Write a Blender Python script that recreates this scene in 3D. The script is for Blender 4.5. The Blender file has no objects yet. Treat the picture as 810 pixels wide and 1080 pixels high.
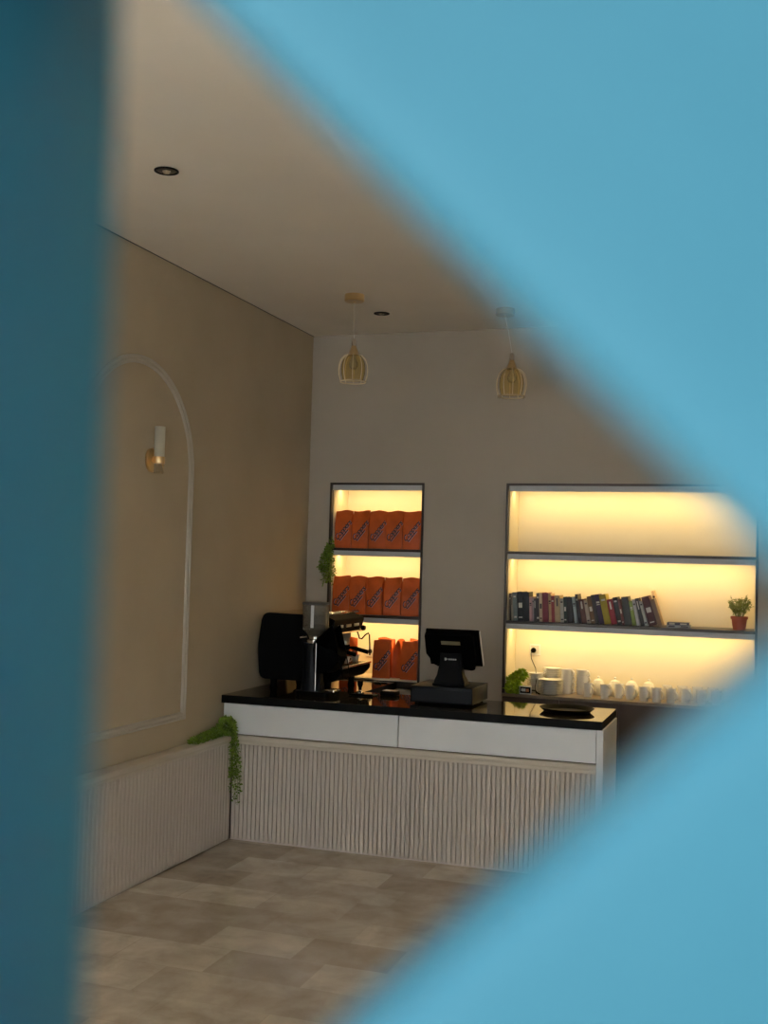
import bpy, bmesh, math, random
from mathutils import Vector, Matrix
R = math.radians; PI = math.pi
sc = bpy.context.scene
C = sc.collection
random.seed(7)

# ------------------------------------------------------------------ camera
YAW, PITCH, ROLL, FPX = R(18.762), R(2.443), R(1.575), 1187.9
cam = bpy.data.cameras.new('camera'); camo = bpy.data.objects.new('camera', cam); C.objects.link(camo)
fw = Vector((-math.sin(YAW)*math.cos(PITCH), math.cos(YAW)*math.cos(PITCH), math.sin(PITCH)))
rt = Vector((math.cos(YAW), math.sin(YAW), 0)); up = rt.cross(fw)
r2 = rt*math.cos(ROLL) + up*math.sin(ROLL); u2 = -rt*math.sin(ROLL) + up*math.cos(ROLL)
M = Matrix((r2, u2, -fw)).transposed().to_4x4(); M.translation = (0, 0, 1.85); camo.matrix_world = M
cam.sensor_fit = 'VERTICAL'; cam.sensor_height = 36; cam.lens = FPX/1080*36
cam.clip_start = 0.01; cam.clip_end = 100
cam.dof.use_dof = True; cam.dof.focus_distance = 7.6; cam.dof.aperture_fstop = 39.6/3.9
sc.camera = camo

# ------------------------------------------------------------------ world, exposure
w = bpy.data.worlds.new('world'); sc.world = w; w.use_nodes = True
nt = w.node_tree; nt.nodes.clear()
tc = nt.nodes.new('ShaderNodeTexCoord'); dp = nt.nodes.new('ShaderNodeVectorMath'); dp.operation = 'DOT_PRODUCT'
dp.inputs[1].default_value = Vector((-0.84, -0.42, 0.30)).normalized()
nt.links.new(tc.outputs['Generated'], dp.inputs[0])
rp = nt.nodes.new('ShaderNodeValToRGB'); mr = nt.nodes.new('ShaderNodeMapRange')
mr.inputs[1].default_value = -1; mr.inputs[2].default_value = 1
nt.links.new(dp.outputs['Value'], mr.inputs[0]); nt.links.new(mr.outputs[0], rp.inputs[0])
e = rp.color_ramp.elements
e[0].position = 0.1; e[0].color = (0.05, 0.055, 0.06, 1)
e[1].position = 1.0; e[1].color = (1.0, 1.06, 1.12, 1)
m_ = e.new(0.6); m_.color = (0.31, 0.34, 0.365, 1)
bg = nt.nodes.new('ShaderNodeBackground'); bg.inputs[1].default_value = 2.3
ow = nt.nodes.new('ShaderNodeOutputWorld')
nt.links.new(rp.outputs[0], bg.inputs[0]); nt.links.new(bg.outputs[0], ow.inputs[0])
# room fill lamps, set in two added, unseen front windows beside the lattice
FILL_WINS = ((-3.15, -1.45, 0.25, 3.25), (1.55, 2.45, 0.25, 3.25))
for wx0, wx1, wz0, wz1 in FILL_WINS:
    dl_ = bpy.data.lights.new('window_daylight', 'AREA'); dl_.shape = 'RECTANGLE'; dl_.size = wx1-wx0; dl_.size_y = wz1-wz0
    dl_.energy = 155*(wx1-wx0)*(wz1-wz0); dl_.color = (0.95, 0.98, 1.0)
    dlo = bpy.data.objects.new('window_daylight', dl_); C.objects.link(dlo)
    dlo.location = ((wx0+wx1)/2, .125, (wz0+wz1)/2); dlo.rotation_euler = (R(90), 0, R(180))
sc.view_settings.view_transform = 'Standard'; sc.view_settings.look = 'None'
sc.view_settings.exposure = 0.0; sc.view_settings.gamma = 1; sc.view_settings.use_curve_mapping = False
LED_COL = (1.0, 0.70, 0.27); LED_W = 9.8      # watts per metre of strip

# ------------------------------------------------------------------ materials
def mat(name, col, rough=0.5, metal=0, var=0.0, scale=8, bump=0.0, bscale=60, spec=0.5, trans=0, emis=None, coat=0, ior=1.45, alpha=1):
    m = bpy.data.materials.new(name); m.use_nodes = True; n = m.node_tree; b = n.nodes['Principled BSDF']
    b.inputs['Base Color'].default_value = (*col, 1); b.inputs['Roughness'].default_value = rough
    b.inputs['Metallic'].default_value = metal; b.inputs['Specular IOR Level'].default_value = spec
    b.inputs['Transmission Weight'].default_value = trans; b.inputs['Coat Weight'].default_value = coat
    b.inputs['IOR'].default_value = ior; b.inputs['Alpha'].default_value = alpha
    if emis: b.inputs['Emission Color'].default_value = (*emis[0], 1); b.inputs['Emission Strength'].default_value = emis[1]
    t = n.nodes.new('ShaderNodeTexCoord')
    if var:
        no = n.nodes.new('ShaderNodeTexNoise'); no.inputs['Scale'].default_value = scale; no.inputs['Detail'].default_value = 5
        n.links.new(t.outputs['Object'], no.inputs['Vector'])
        r = n.nodes.new('ShaderNodeValToRGB'); r.color_ramp.elements[0].position = .3; r.color_ramp.elements[1].position = .7
        r.color_ramp.elements[0].color = (*[c*(1-var) for c in col], 1); r.color_ramp.elements[1].color = (*[min(1, c*(1+var)) for c in col], 1)
        n.links.new(no.outputs['Fac'], r.inputs[0]); n.links.new(r.outputs[0], b.inputs['Base Color'])
    if bump:
        nb = n.nodes.new('ShaderNodeTexNoise'); nb.inputs['Scale'].default_value = bscale
        n.links.new(t.outputs['Object'], nb.inputs['Vector'])
        bp = n.nodes.new('ShaderNodeBump'); bp.inputs['Strength'].default_value = bump; bp.inputs['Distance'].default_value = .01
        n.links.new(nb.outputs['Fac'], bp.inputs['Height']); n.links.new(bp.outputs[0], b.inputs['Normal'])
    return m
MT = {}
MT['wall'] = mat('warm_wall_paint', (0.42, 0.345, 0.235), 0.85, var=.05, scale=2, bump=.06, bscale=150)
MT['wall_back'] = mat('taupe_wall_paint', (0.41, 0.36, 0.29), 0.85, var=.04, scale=2, bump=.06, bscale=150)
MT['ceiling'] = mat('ceiling_paint', (0.80, 0.745, 0.66), 0.9, var=.03, scale=1.5)
MT['trim'] = mat('trim_paint', (0.58, 0.52, 0.43), 0.6)
MT['flute'] = mat('fluted_panel_paint', (0.56, 0.50, 0.44), 0.6)
MT['white'] = mat('white_lacquer', (0.80, 0.83, 0.86), 0.35, var=.03, scale=3)
MT['cream'] = mat('cream_panel', (0.80, 0.73, 0.58), 0.5)
MT['lip'] = mat('pale_grey_lip', (0.52, 0.54, 0.56), 0.5)
MT['bronze'] = mat('dark_bronze_frame', (0.035, 0.028, 0.022), 0.35, 0.6)
MT['walnut'] = mat('dark_brown_board', (0.06, 0.038, 0.026), 0.45, var=.2, scale=6)
MT['black'] = mat('black_plastic', (0.0012, 0.0012, 0.0014), 0.5, spec=.06)
MT['blacks'] = mat('black_satin_metal', (0.001, 0.001, 0.001), 0.6, 0.0, spec=.08)
MT['navy'] = mat('dark_painted_steel', (0.003, 0.004, 0.006), 0.4, spec=.14)
MT['stone'] = mat('polished_black_stone', (0.03, 0.025, 0.018), 0.05, var=.3, scale=30, spec=1.0)
MT['stone_edge'] = mat('black_stone_edge', (0.002, 0.002, 0.002), 0.5, spec=.1)
MT['chrome'] = mat('polished_steel', (0.75, 0.72, 0.68), 0.18, 1.0)
MT['satin'] = mat('satin_steel', (0.72, 0.68, 0.62), 0.38, 1.0)
MT['gold'] = mat('brushed_gold', (0.66, 0.47, 0.24), 0.28, 1.0)
MT['pale_gold'] = mat('pale_gold_wire', (0.80, 0.68, 0.46), 0.3, 1.0)
MT['amber'] = mat('amber_glass', (0.97, 0.87, 0.60), 0.05, trans=1.0, ior=1.15, spec=.8)
MT['clear'] = mat('clear_glass', (0.95, 0.95, 0.93), 0.03, trans=1.0, ior=1.2)
MT['smoke'] = mat('smoky_hopper_plastic', (0.62, 0.59, 0.52), 0.06, trans=0.88, ior=1.10)
MT['frost'] = mat('frosted_glass', (0.74, 0.71, 0.60), 0.4, trans=0.45, ior=1.1)
MT['bulb'] = mat('warm_bulb_glass', (0.9, 0.85, 0.75), 0.1, trans=.6)
MT['porcelain'] = mat('white_porcelain', (0.80, 0.79, 0.76), 0.12, coat=.3)
MT['terracotta'] = mat('terracotta_pot', (0.33, 0.075, 0.035), 0.6, var=.15, scale=20)
MT['soil'] = mat('dark_soil', (0.02, 0.013, 0.008), .95, bump=.6)
MT['leaf_dark'] = mat('mid_green_leaf', (0.13, 0.21, 0.014), .5, var=.5, scale=45)
MT['leaf_bright'] = mat('lime_green_leaf', (0.30, 0.44, 0.02), .5, var=.35, scale=45)
MT['leaf_olive'] = mat('olive_green_leaf', (0.20, 0.24, 0.05), .55, var=.4, scale=60)
MT['stem'] = mat('green_stem', (0.10, 0.13, 0.02), .6)
MT['pages'] = mat('book_pages', (0.62, 0.53, 0.38), .8, bump=.3, bscale=300)
MT['orange'] = mat('orange_coffee_bag', (0.50, 0.080, 0.004), 0.55, var=.12, scale=14, bump=.35, bscale=26)
MT['ink'] = mat('dark_print_ink', (0.025, 0.012, 0.02), 0.5)
MT['ink_light'] = mat('pale_violet_ink', (0.42, 0.22, 0.26), 0.5)
MT['led'] = mat('led_diffuser', (1, .9, .7), .5, emis=((1.0, 0.72, 0.34), 6.0))
MT['label'] = mat('pale_label', (0.62, 0.60, 0.55), .5)
MT['screen_orange'] = mat('amber_sticker', (0.55, 0.20, 0.08), .4)
MT['darkgrey'] = mat('dark_grey_plastic', (0.04, 0.04, 0.04), .5)
MT['salmon'] = mat('salmon_card', (0.72, 0.27, 0.10), .6)
MT['blue'] = mat('blue_gloss_paint', (0.056, 0.252, 0.345), 0.32, var=.05, scale=30, bump=.03, bscale=90, spec=.35)

def floor_mat():
    m = bpy.data.materials.new('polished_marble_tiles'); m.use_nodes = True; n = m.node_tree; b = n.nodes['Principled BSDF']
    L = n.links.new; t = n.nodes.new('ShaderNodeTexCoord')
    br = n.nodes.new('ShaderNodeTexBrick'); br.inputs['Scale'].default_value = 1.0
    br.inputs['Brick Width'].default_value = .47; br.inputs['Row Height'].default_value = .305
    br.inputs['Mortar Size'].default_value = .0022; br.inputs['Mortar Smooth'].default_value = .2; br.offset = .37
    br.inputs['Color1'].default_value = (0.0, 0.0, 0.0, 1); br.inputs['Color2'].default_value = (1, 1, 1, 1); br.inputs['Mortar'].default_value = (.35, .35, .35, 1)
    L(t.outputs['Object'], br.inputs['Vector'])
    rp = n.nodes.new('ShaderNodeValToRGB'); rp.color_ramp.elements[0].color = (0.42, 0.355, 0.275, 1); rp.color_ramp.elements[1].color = (0.66, 0.585, 0.475, 1)
    L(br.outputs['Color'], rp.inputs[0])
    no = n.nodes.new('ShaderNodeTexNoise'); no.inputs['Scale'].default_value = 4.5; no.inputs['Detail'].default_value = 8; no.inputs['Roughness'].default_value = .6; no.inputs['Distortion'].default_value = .35
    L(t.outputs['Object'], no.inputs['Vector'])
    r2_ = n.nodes.new('ShaderNodeValToRGB'); r2_.color_ramp.elements[0].position = .32; r2_.color_ramp.elements[0].color = (.72, .68, .63, 1); r2_.color_ramp.elements[1].position = .66; r2_.color_ramp.elements[1].color = (1.12, 1.1, 1.07, 1)
    L(no.outputs['Fac'], r2_.inputs[0])
    mx = n.nodes.new('ShaderNodeMix'); mx.data_type = 'RGBA'; mx.blend_type = 'MULTIPLY'; mx.inputs[0].default_value = 1
    L(rp.outputs[0], mx.inputs[6]); L(r2_.outputs[0], mx.inputs[7]); L(mx.outputs[2], b.inputs['Base Color'])
    b.inputs['Roughness'].default_value = .15
    return m
MT['floor'] = floor_mat()

# ------------------------------------------------------------------ mesh helpers
def I(): return Matrix.Identity(4)
def T(x, y, z): return Matrix.Translation((x, y, z))
def RX(a): return Matrix.Rotation(a, 4, 'X')
def RY(a): return Matrix.Rotation(a, 4, 'Y')
def RZ(a): return Matrix.Rotation(a, 4, 'Z')
def box(bm, a, b, bev=0, seg=2, m=None):
    t = bmesh.new(); bmesh.ops.create_cube(t, size=1)
    for v in t.verts:
        v.co = Vector((a[i] + (b[i]-a[i])*(v.co[i]+.5) for i in range(3)))
    if bev:
        bmesh.ops.bevel(t, geom=list(t.edges), offset=bev, segments=seg, affect='EDGES', profile=.5)
    merge(bm, t, m)
def merge(bm, t, m=None):
    if m is not None: t.transform(m)
    me = bpy.data.meshes.new('tmp'); t.to_mesh(me); t.free(); bm.from_mesh(me); bpy.data.meshes.remove(me)
def lathe(bm, prof, c=(0, 0, 0), seg=32, m=None, close=False):
    t = bmesh.new(); rings = []
    for r, z in prof:
        if r < 1e-6: rings.append([t.verts.new((0, 0, z))])
        else: rings.append([t.verts.new((r*math.cos(2*PI*k/seg), r*math.sin(2*PI*k/seg), z)) for k in range(seg)])
    pairs = list(zip(rings, rings[1:])) + ([(rings[-1], rings[0])] if close else [])
    for a, b in pairs:
        for k in range(seg):
            j = (k+1) % seg
            q = ([a[0]] if len(a) == 1 else [a[k], a[j]]) + ([b[0]] if len(b) == 1 else [b[j], b[k]])
            if len(q) > 2: t.faces.new(q)
    t.transform(T(*c)); merge(bm, t, m)
def prism(bm, poly, y0, y1, m=None, bev=0):          # poly in (x,z), extruded along y
    t = bmesh.new(); A = [t.verts.new((x, y0, z)) for x, z in poly]; B = [t.verts.new((x, y1, z)) for x, z in poly]
    n = len(poly); t.faces.new(A); t.faces.new(B[::-1])
    for k in range(n): t.faces.new((A[(k+1) % n], A[k], B[k], B[(k+1) % n]))
    if bev: bmesh.ops.bevel(t, geom=list(t.edges), offset=bev, segments=2, affect='EDGES')
    bmesh.ops.recalc_face_normals(t, faces=t.faces); merge(bm, t, m)
def tube(bm, pts, r, seg=8, cap=True, m=None, closed=False):
    pts = [Vector(p) for p in pts]; t = bmesh.new(); rings = []; n = len(pts); prev = None
    for i, p in enumerate(pts):
        a = pts[(i-1) % n] if (i or closed) else p; b = pts[(i+1) % n] if (i < n-1 or closed) else p
        d = (b-a).normalized()
        if prev is None:
            x = d.orthogonal().normalized()
        else:
            x = (prev - d*prev.dot(d)).normalized()
        prev = x; y = d.cross(x); rr = r(i/(n-1)) if callable(r) else r
        rings.append([t.verts.new(p + (x*math.cos(2*PI*k/seg) + y*math.sin(2*PI*k/seg))*rr) for k in range(seg)])
    for a, b in list(zip(rings, rings[1:])) + ([(rings[-1], rings[0])] if closed else []):
        for k in range(seg): t.faces.new((a[k], a[(k+1) % seg], b[(k+1) % seg], b[k]))
    if cap and not closed: t.faces.new(rings[0][::-1]); t.faces.new(rings[-1])
    merge(bm, t, m)
def obj(name, bm, m, parent=None, smooth=False, recalc=True, label=None, angle=35):
    if recalc: bmesh.ops.recalc_face_normals(bm, faces=bm.faces)
    me = bpy.data.meshes.new(name); bm.to_mesh(me); bm.free()
    for mm in (m if isinstance(m, (list, tuple)) else [m]): me.materials.append(mm)
    if smooth:
        me.polygons.foreach_set('use_smooth', [True]*len(me.polygons))
        try: me.set_sharp_from_angle(angle=R(angle))
        except Exception: pass
    o = bpy.data.objects.new(name, me); C.objects.link(o)
    if parent: o.parent = parent
    if label: o['label'] = label
    return o
def tag(o, label, cat, group=None, kind=None):
    o['label'] = label; o['category'] = cat
    if group: o['group'] = group
    if kind: o['kind'] = kind
    return o
def thing(name, label, cat, loc=(0, 0, 0), rz=0, group=None):
    o = bpy.data.objects.new(name, None); o.empty_display_size = .05; C.objects.link(o)
    o.location = loc; o.rotation_euler = (0, 0, rz); return tag(o, label, cat, group)
def struct(name, bm, m, smooth=False):
    o = obj(name, bm, m, smooth=smooth); o['kind'] = 'structure'; return o
def nb(): return bmesh.new()
def kids(o): return [c for c in bpy.data.objects if c.parent == o]
def dup(root, loc, rz=0, label=None, group=None, rot=None):
    def cp(o, p):
        c = o.copy(); C.objects.link(c); c.parent = p
        for ch in kids(o): cp(ch, c)
        return c
    r = cp(root, None); r.location = loc; r.rotation_euler = rot or (0, 0, rz)
    if label: r['label'] = label
    if group: r['group'] = group
    return r

# ------------------------------------------------------------------ room shell
XL, YB, ZC = -3.385, 8.13, 3.59
XR, YF = 2.6, -0.02
YN = 8.49                                   # back of the niches
N1 = (-3.204, -2.444); N2 = (-1.812, -0.046); NZT = 2.44
b = nb(); box(b, (XL-.3, YF-1.2, -.2), (XR+.3, YN+.1, 0)); struct('floor', b, MT['floor'])
b = nb(); box(b, (XL-.3, YF, ZC), (XR+.3, YN+.1, ZC+.2)); struct('ceiling', b, MT['ceiling'])
b = nb(); box(b, (XL-.2, YF, 0), (XL, YN+.1, ZC)); struct('wall_left', b, MT['wall'])
b = nb(); box(b, (XR, YF, 0), (XR+.2, YN+.1, ZC)); struct('wall_right', b, MT['wall'])
SX0, SX1, SZ = -1.345, 1.425, 3.17           # opening filled by the lattice screen
b = nb(); box(b, (XL, YF, 0), (FILL_WINS[0][0], .10, ZC)); box(b, (FILL_WINS[0][1], YF, 0), (SX0, .10, ZC)); box(b, (SX1, YF, 0), (FILL_WINS[1][0], .10, ZC)); box(b, (FILL_WINS[1][1], YF, 0), (XR, .10, ZC))
box(b, (SX0, YF, SZ), (SX1, .10, ZC))
for wx0, wx1, wz0, wz1 in FILL_WINS: box(b, (wx0, YF, 0), (wx1, .10, wz0)); box(b, (wx0, YF, wz1), (wx1, .10, ZC))
struct('wall_front', b, MT['wall'])
for k, (wx0, wx1, wz0, wz1) in enumerate(FILL_WINS):
    b = nb()
    for xa in (wx0, (wx0+wx1)/2-.025, wx1-.05): box(b, (xa, .02, wz0), (xa+.05, .07, wz1))
    box(b, (wx0, .02, wz0), (wx1, .07, wz0+.05)); box(b, (wx0, .02, wz1-.05), (wx1, .07, wz1)); struct('window_%d' % (k+1), b, MT['white'])  # added, unseen window frames around the fill lamps
b = nb()
ws = [XL, N1[0], N1[1], N2[0], N2[1], XR]
zb = [ZC, 0, ZC, 0, ZC]
for i in (0, 2, 4): box(b, (ws[i], YB, 0), (ws[i+1], YB+.30, ZC))
for i in (1, 3): box(b, (ws[i], YB, NZT), (ws[i+1], YB+.30, ZC))
box(b, (ws[1], YB+.01, 0), (ws[2], YB+.3, .88))
bmesh.ops.remove_doubles(b, verts=b.verts, dist=1e-5)
struct('wall_back', b, MT['wall_back'])
b = nb(); box(b, (XL, YN, 0), (XR, YN+.1, ZC)); struct('wall_rear', b, MT['wall_back'])
# shadow gap at the top of the left wall
b = nb(); box(b, (XL, .3, ZC-.005), (XL+.004, YB, ZC)); struct('trim_1', b, MT['bronze'])

# arch moulding on the left wall: swept stepped profile
def arch():
    b = nb(); yc, zc, r0 = 5.60, 2.343, .635; zb_ = .839
    path = []
    path += [((0, -1), (yc+r0, zb_))]
    # outline as (y,z) with outward normals; handle corners by mitre
    pts = [(yc+r0, zb_)] + [(yc + r0*math.cos(a), zc + r0*math.sin(a)) for a in [PI*k/48 for k in range(49)]] + [(yc-r0, zb_)]
    prof = [(0, 0), (0, .012), (.006, .018), (.014, .018), (.019, .010), (.026, .010), (.030, .016), (.040, .016), (.047, .008), (.047, 0)]
    n = len(pts); cen = Vector((yc, 1.7)); rings = []
    for i, p in enumerate(pts):
        p = Vector(p); a = Vector(pts[(i-1) % n]); c = Vector(pts[(i+1) % n])
        d1 = (p-a).normalized(); d2 = (c-p).normalized(); n1 = Vector((-d1.y, d1.x)); n2 = Vector((-d2.y, d2.x))
        nn = (n1+n2).normalized(); s = 1/max(.4, nn.dot(n1))
        rings.append([b.verts.new((XL+h, p.x+nn.x*o*s, p.y+nn.y*o*s)) for o, h in prof])
    for i in range(n):
        A, B = rings[i], rings[(i+1) % n]
        for k in range(len(prof)-1): b.faces.new((A[k], A[k+1], B[k+1], B[k]))
    return struct('trim_2', b, mat('arch_moulding_paint', (0.44, 0.40, 0.33), 0.6), smooth=True)
arch()

def flutes(bm, x0, x1, z0, z1, pitch, depth, m):       # half-round ribs along x, faces -y
    t = bmesh.new(); n = int(round((x1-x0)/pitch)); p = (x1-x0)/n; cols = []
    for k in range(n):
        for u, h in ((.08, 0), (.09, .7), (.18, .93), (.32, 1), (.68, 1), (.82, .93), (.91, .7), (.92, 0)):
            cols.append((x0 + p*(k+u), -depth*h))
    cols = [(x0, 0)] + cols + [(x1, 0)]
    lo = [t.verts.new((x, y, z0)) for x, y in cols]; hi = [t.verts.new((x, y, z1)) for x, y in cols]
    for k in range(len(cols)-1): t.faces.new((lo[k], lo[k+1], hi[k+1], hi[k]))
    merge(bm, t, m)
# wainscot on the left wall
XW = -3.305
b = nb(); box(b, (XL, YF+.4, 0), (XW, 6.74, .64))
flutes(b, YF+.3, 6.735, 0.012, .635, 0.040, .013, T(XW, 0, 0) @ RZ(PI/2))
struct('trim_3', b, MT['flute'])
b = nb(); box(b, (XL, YF+.3, .625), (XW+.012, 6.742, .655), .004); box(b, (XL, YF+.3, .652), (XW+.022, 6.742, .682), .006)
struct('trim_4', b, MT['trim'], smooth=True)

# ------------------------------------------------------------------ front counter
YC = 6.746; XC0, XC1 = -3.29, -.89; ZT = .935
ct = thing('service_counter', 'white fronted L-shaped service counter with fluted lower panel in the corner', 'counter', (-2.1, 7.07, 0))
def P(o, name, bm, m, **k):                   # part built in world coordinates
    bm.transform(Matrix.Translation(-o.location)); return obj(name, bm, m, o, **k)
b = nb(); box(b, (XL+.004, YC+.022, .0), (-.93, 7.37, .882)); box(b, (XL+.004, 7.37, 0), (-2.64, YB-.002, .882))
P(ct, 'carcass', b, MT['walnut'])
b = nb(); box(b, (XC0-.004, YC+.006, 0), (-.93, YC+.022, .625)); flutes(b, XC0-.002, -.93, .012, .625, .030, .008, T(0, YC+.006, 0)); P(ct, 'fluted_panel', b, MT['flute'])
b = nb(); box(b, (XC0-.005, YC-.004, .622), (-.93, YC+.022, .652), .004); box(b, (XC0-.005, YC-.016, .650), (-.93, YC+.022, .679), .006)
P(ct, 'moulding', b, MT['trim'], smooth=True)
for x0, x1 in ((XC0-.078, -2.161), (-2.155, -.934)):
    b = nb(); box(b, (x0, YC, .686), (x1, YC+.02, .881), .0015); P(ct, 'drawer_front', b, MT['white'])
b = nb(); box(b, (-.93, YC-.004, 0), (XC1, 7.372, .882), .002); P(ct, 'end_panel', b, MT['white'])
wt = thing('stone_worktop', 'polished black stone worktop on the white service counter', 'worktop', (-2.1, 7.07, .884))
b = nb()
t = bmesh.new()
pl = [(XL+.003, YC-.012), (XC1-.008, YC-.012), (XC1-.008, 7.39), (-2.62, 7.39), (-2.62, YB-.014), (XL+.003, YB-.014)]
A = [t.verts.new((x, y, .884)) for x, y in pl]; B = [t.verts.new((x, y, ZT)) for x, y in pl]
t.faces.new(A[::-1]); t.faces.new(B)
for k in range(6): t.faces.new((A[k], A[(k+1) % 6], B[(k+1) % 6], B[k]))
bmesh.ops.bevel(t, geom=list(t.edges), offset=.0015, segments=1, affect='EDGES'); merge(b, t)
b.normal_update()
for f_ in b.faces: f_.material_index = 0 if f_.normal.z > .5 else 1
P(wt, 'slab', b, [MT['stone'], MT['stone_edge']])

# ------------------------------------------------------------------ niche shelf units
def led(o, x0, x1, y, z, parent_label=None):
    b = nb(); box(b, (x0, y-.006, z-.005), (x1, y+.006, z)); P(o, 'light_strip', b, MT['led'])
    l = bpy.data.lights.new('shelf_light', 'AREA'); l.shape = 'RECTANGLE'; l.size = x1-x0; l.size_y = .02
    l.energy = LED_W*(x1-x0)/PI*1.0; l.color = LED_COL
    lo = bpy.data.objects.new('shelf_light', l); C.objects.link(lo); lo.parent = o
    lo.location = Vector(((x0+x1)/2, y, z-.008)) - o.location; lo.rotation_euler = (R(18), 0, 0)
def unit(x0, x1, zbot, shelves, label, bottom, nverts=()):
    o = thing('shelf_unit', label, 'shelves', ((x0+x1)/2, YB+.18, zbot))
    f = .016; y0 = YB-.012
    b = nb(); box(b, (x0, y0, zbot), (x0+f, YB+.03, NZT-.001), .001); box(b, (x1-f, y0, zbot), (x1, YB+.03, NZT-.001), .001)
    box(b, (x0+f, y0, NZT-.018), (x1-f, YB+.03, NZT-.001), .001)
    if bottom: box(b, (x0+f, y0, zbot), (x1-f, YB+.03, zbot+.05), .001)
    P(o, 'frame', b, MT['bronze'])
    b = nb(); box(b, (x0+f, YN-.012, zbot), (x1-f, YN-.001, NZT-.003)); P(o, 'back_panel', b, MT['cream'])
    for xa, xb in ((x0+.004, x0+f+.004), (x1-f-.004, x1-.004)):
        b = nb(); box(b, (xa, YB+.03, zbot), (xb, YN-.012, NZT-.003)); P(o, 'side_panel', b, MT['cream'])
    xa, xb = x0+f+.004, x1-f-.004
    b = nb(); box(b, (xa, YB+.002, NZT-.058), (xb, YB+.022, NZT-.018)); box(b, (xa, YB+.022, NZT-.030), (xb, YN-.012, NZT-.018)); P(o, 'top_board', b, MT['lip'])
    led(o, xa+.02, xb-.02, YB+.155, NZT-.031)
    for z in shelves:
        b = nb(); box(b, (x0+f, y0, z-.020), (x1-f, YB+.34, z), .001); s = P(o, 'shelf', b, MT['bronze'])
        b = nb(); box(b, (xa, YB-.004, z-.058), (xb, YB+.018, z-.020)); b.transform(Matrix.Translation(-o.location)); obj('shelf_lip', b, MT['lip'], s)
        b = nb(); box(b, (xa, YB+.018, z-.030), (xb, YN-.012, z-.020)); b.transform(Matrix.Translation(-o.location)); obj('shelf_underside', b, MT['cream'], s)
        led(o, xa+.02, xb-.02, YB+.155, z-.031)
    if bottom:
        b = nb(); box(b, (xa, YB-.004, zbot+.05), (xb, YN-.012, zbot+.062)); P(o, 'bottom_board', b, MT['cream'])
    return o
unit(*N1, .889, (1.935, 1.428), 'narrow lit recessed shelf unit holding the orange coffee bags', True)
u2o = unit(*N2, .905, (1.940, 1.432), 'wide lit recessed shelf unit holding books and white cups', False)
# dark base cabinet under the wide niche
cb = thing('base_cabinet', 'dark brown base cabinet under the wide lit shelf unit', 'cabinet', (-.93, YB+.18, 0))
b = nb(); box(b, (N2[0]+.004, YB-.0, 0), (N2[1]-.004, YN-.014, .884)); P(cb, 'body', b, MT['walnut'])
for x0, x1 in ((N2[0]+.004, -1.392), (-1.388, -.968), (-.964, -.51), (-.506, N2[1]-.004)):
    b = nb(); box(b, (x0, YB-.018, .06), (x1, YB, .88), .001); P(cb, 'door', b, MT['walnut'])
b = nb(); box(b, (N2[0]+.002, YB-.026, .884), (N2[1]-.002, YN-.014, .904), .0015); P(cb, 'top_board', b, mat('brown_grey_worktop', (.22, .17, .12), .3, var=.15))

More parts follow.
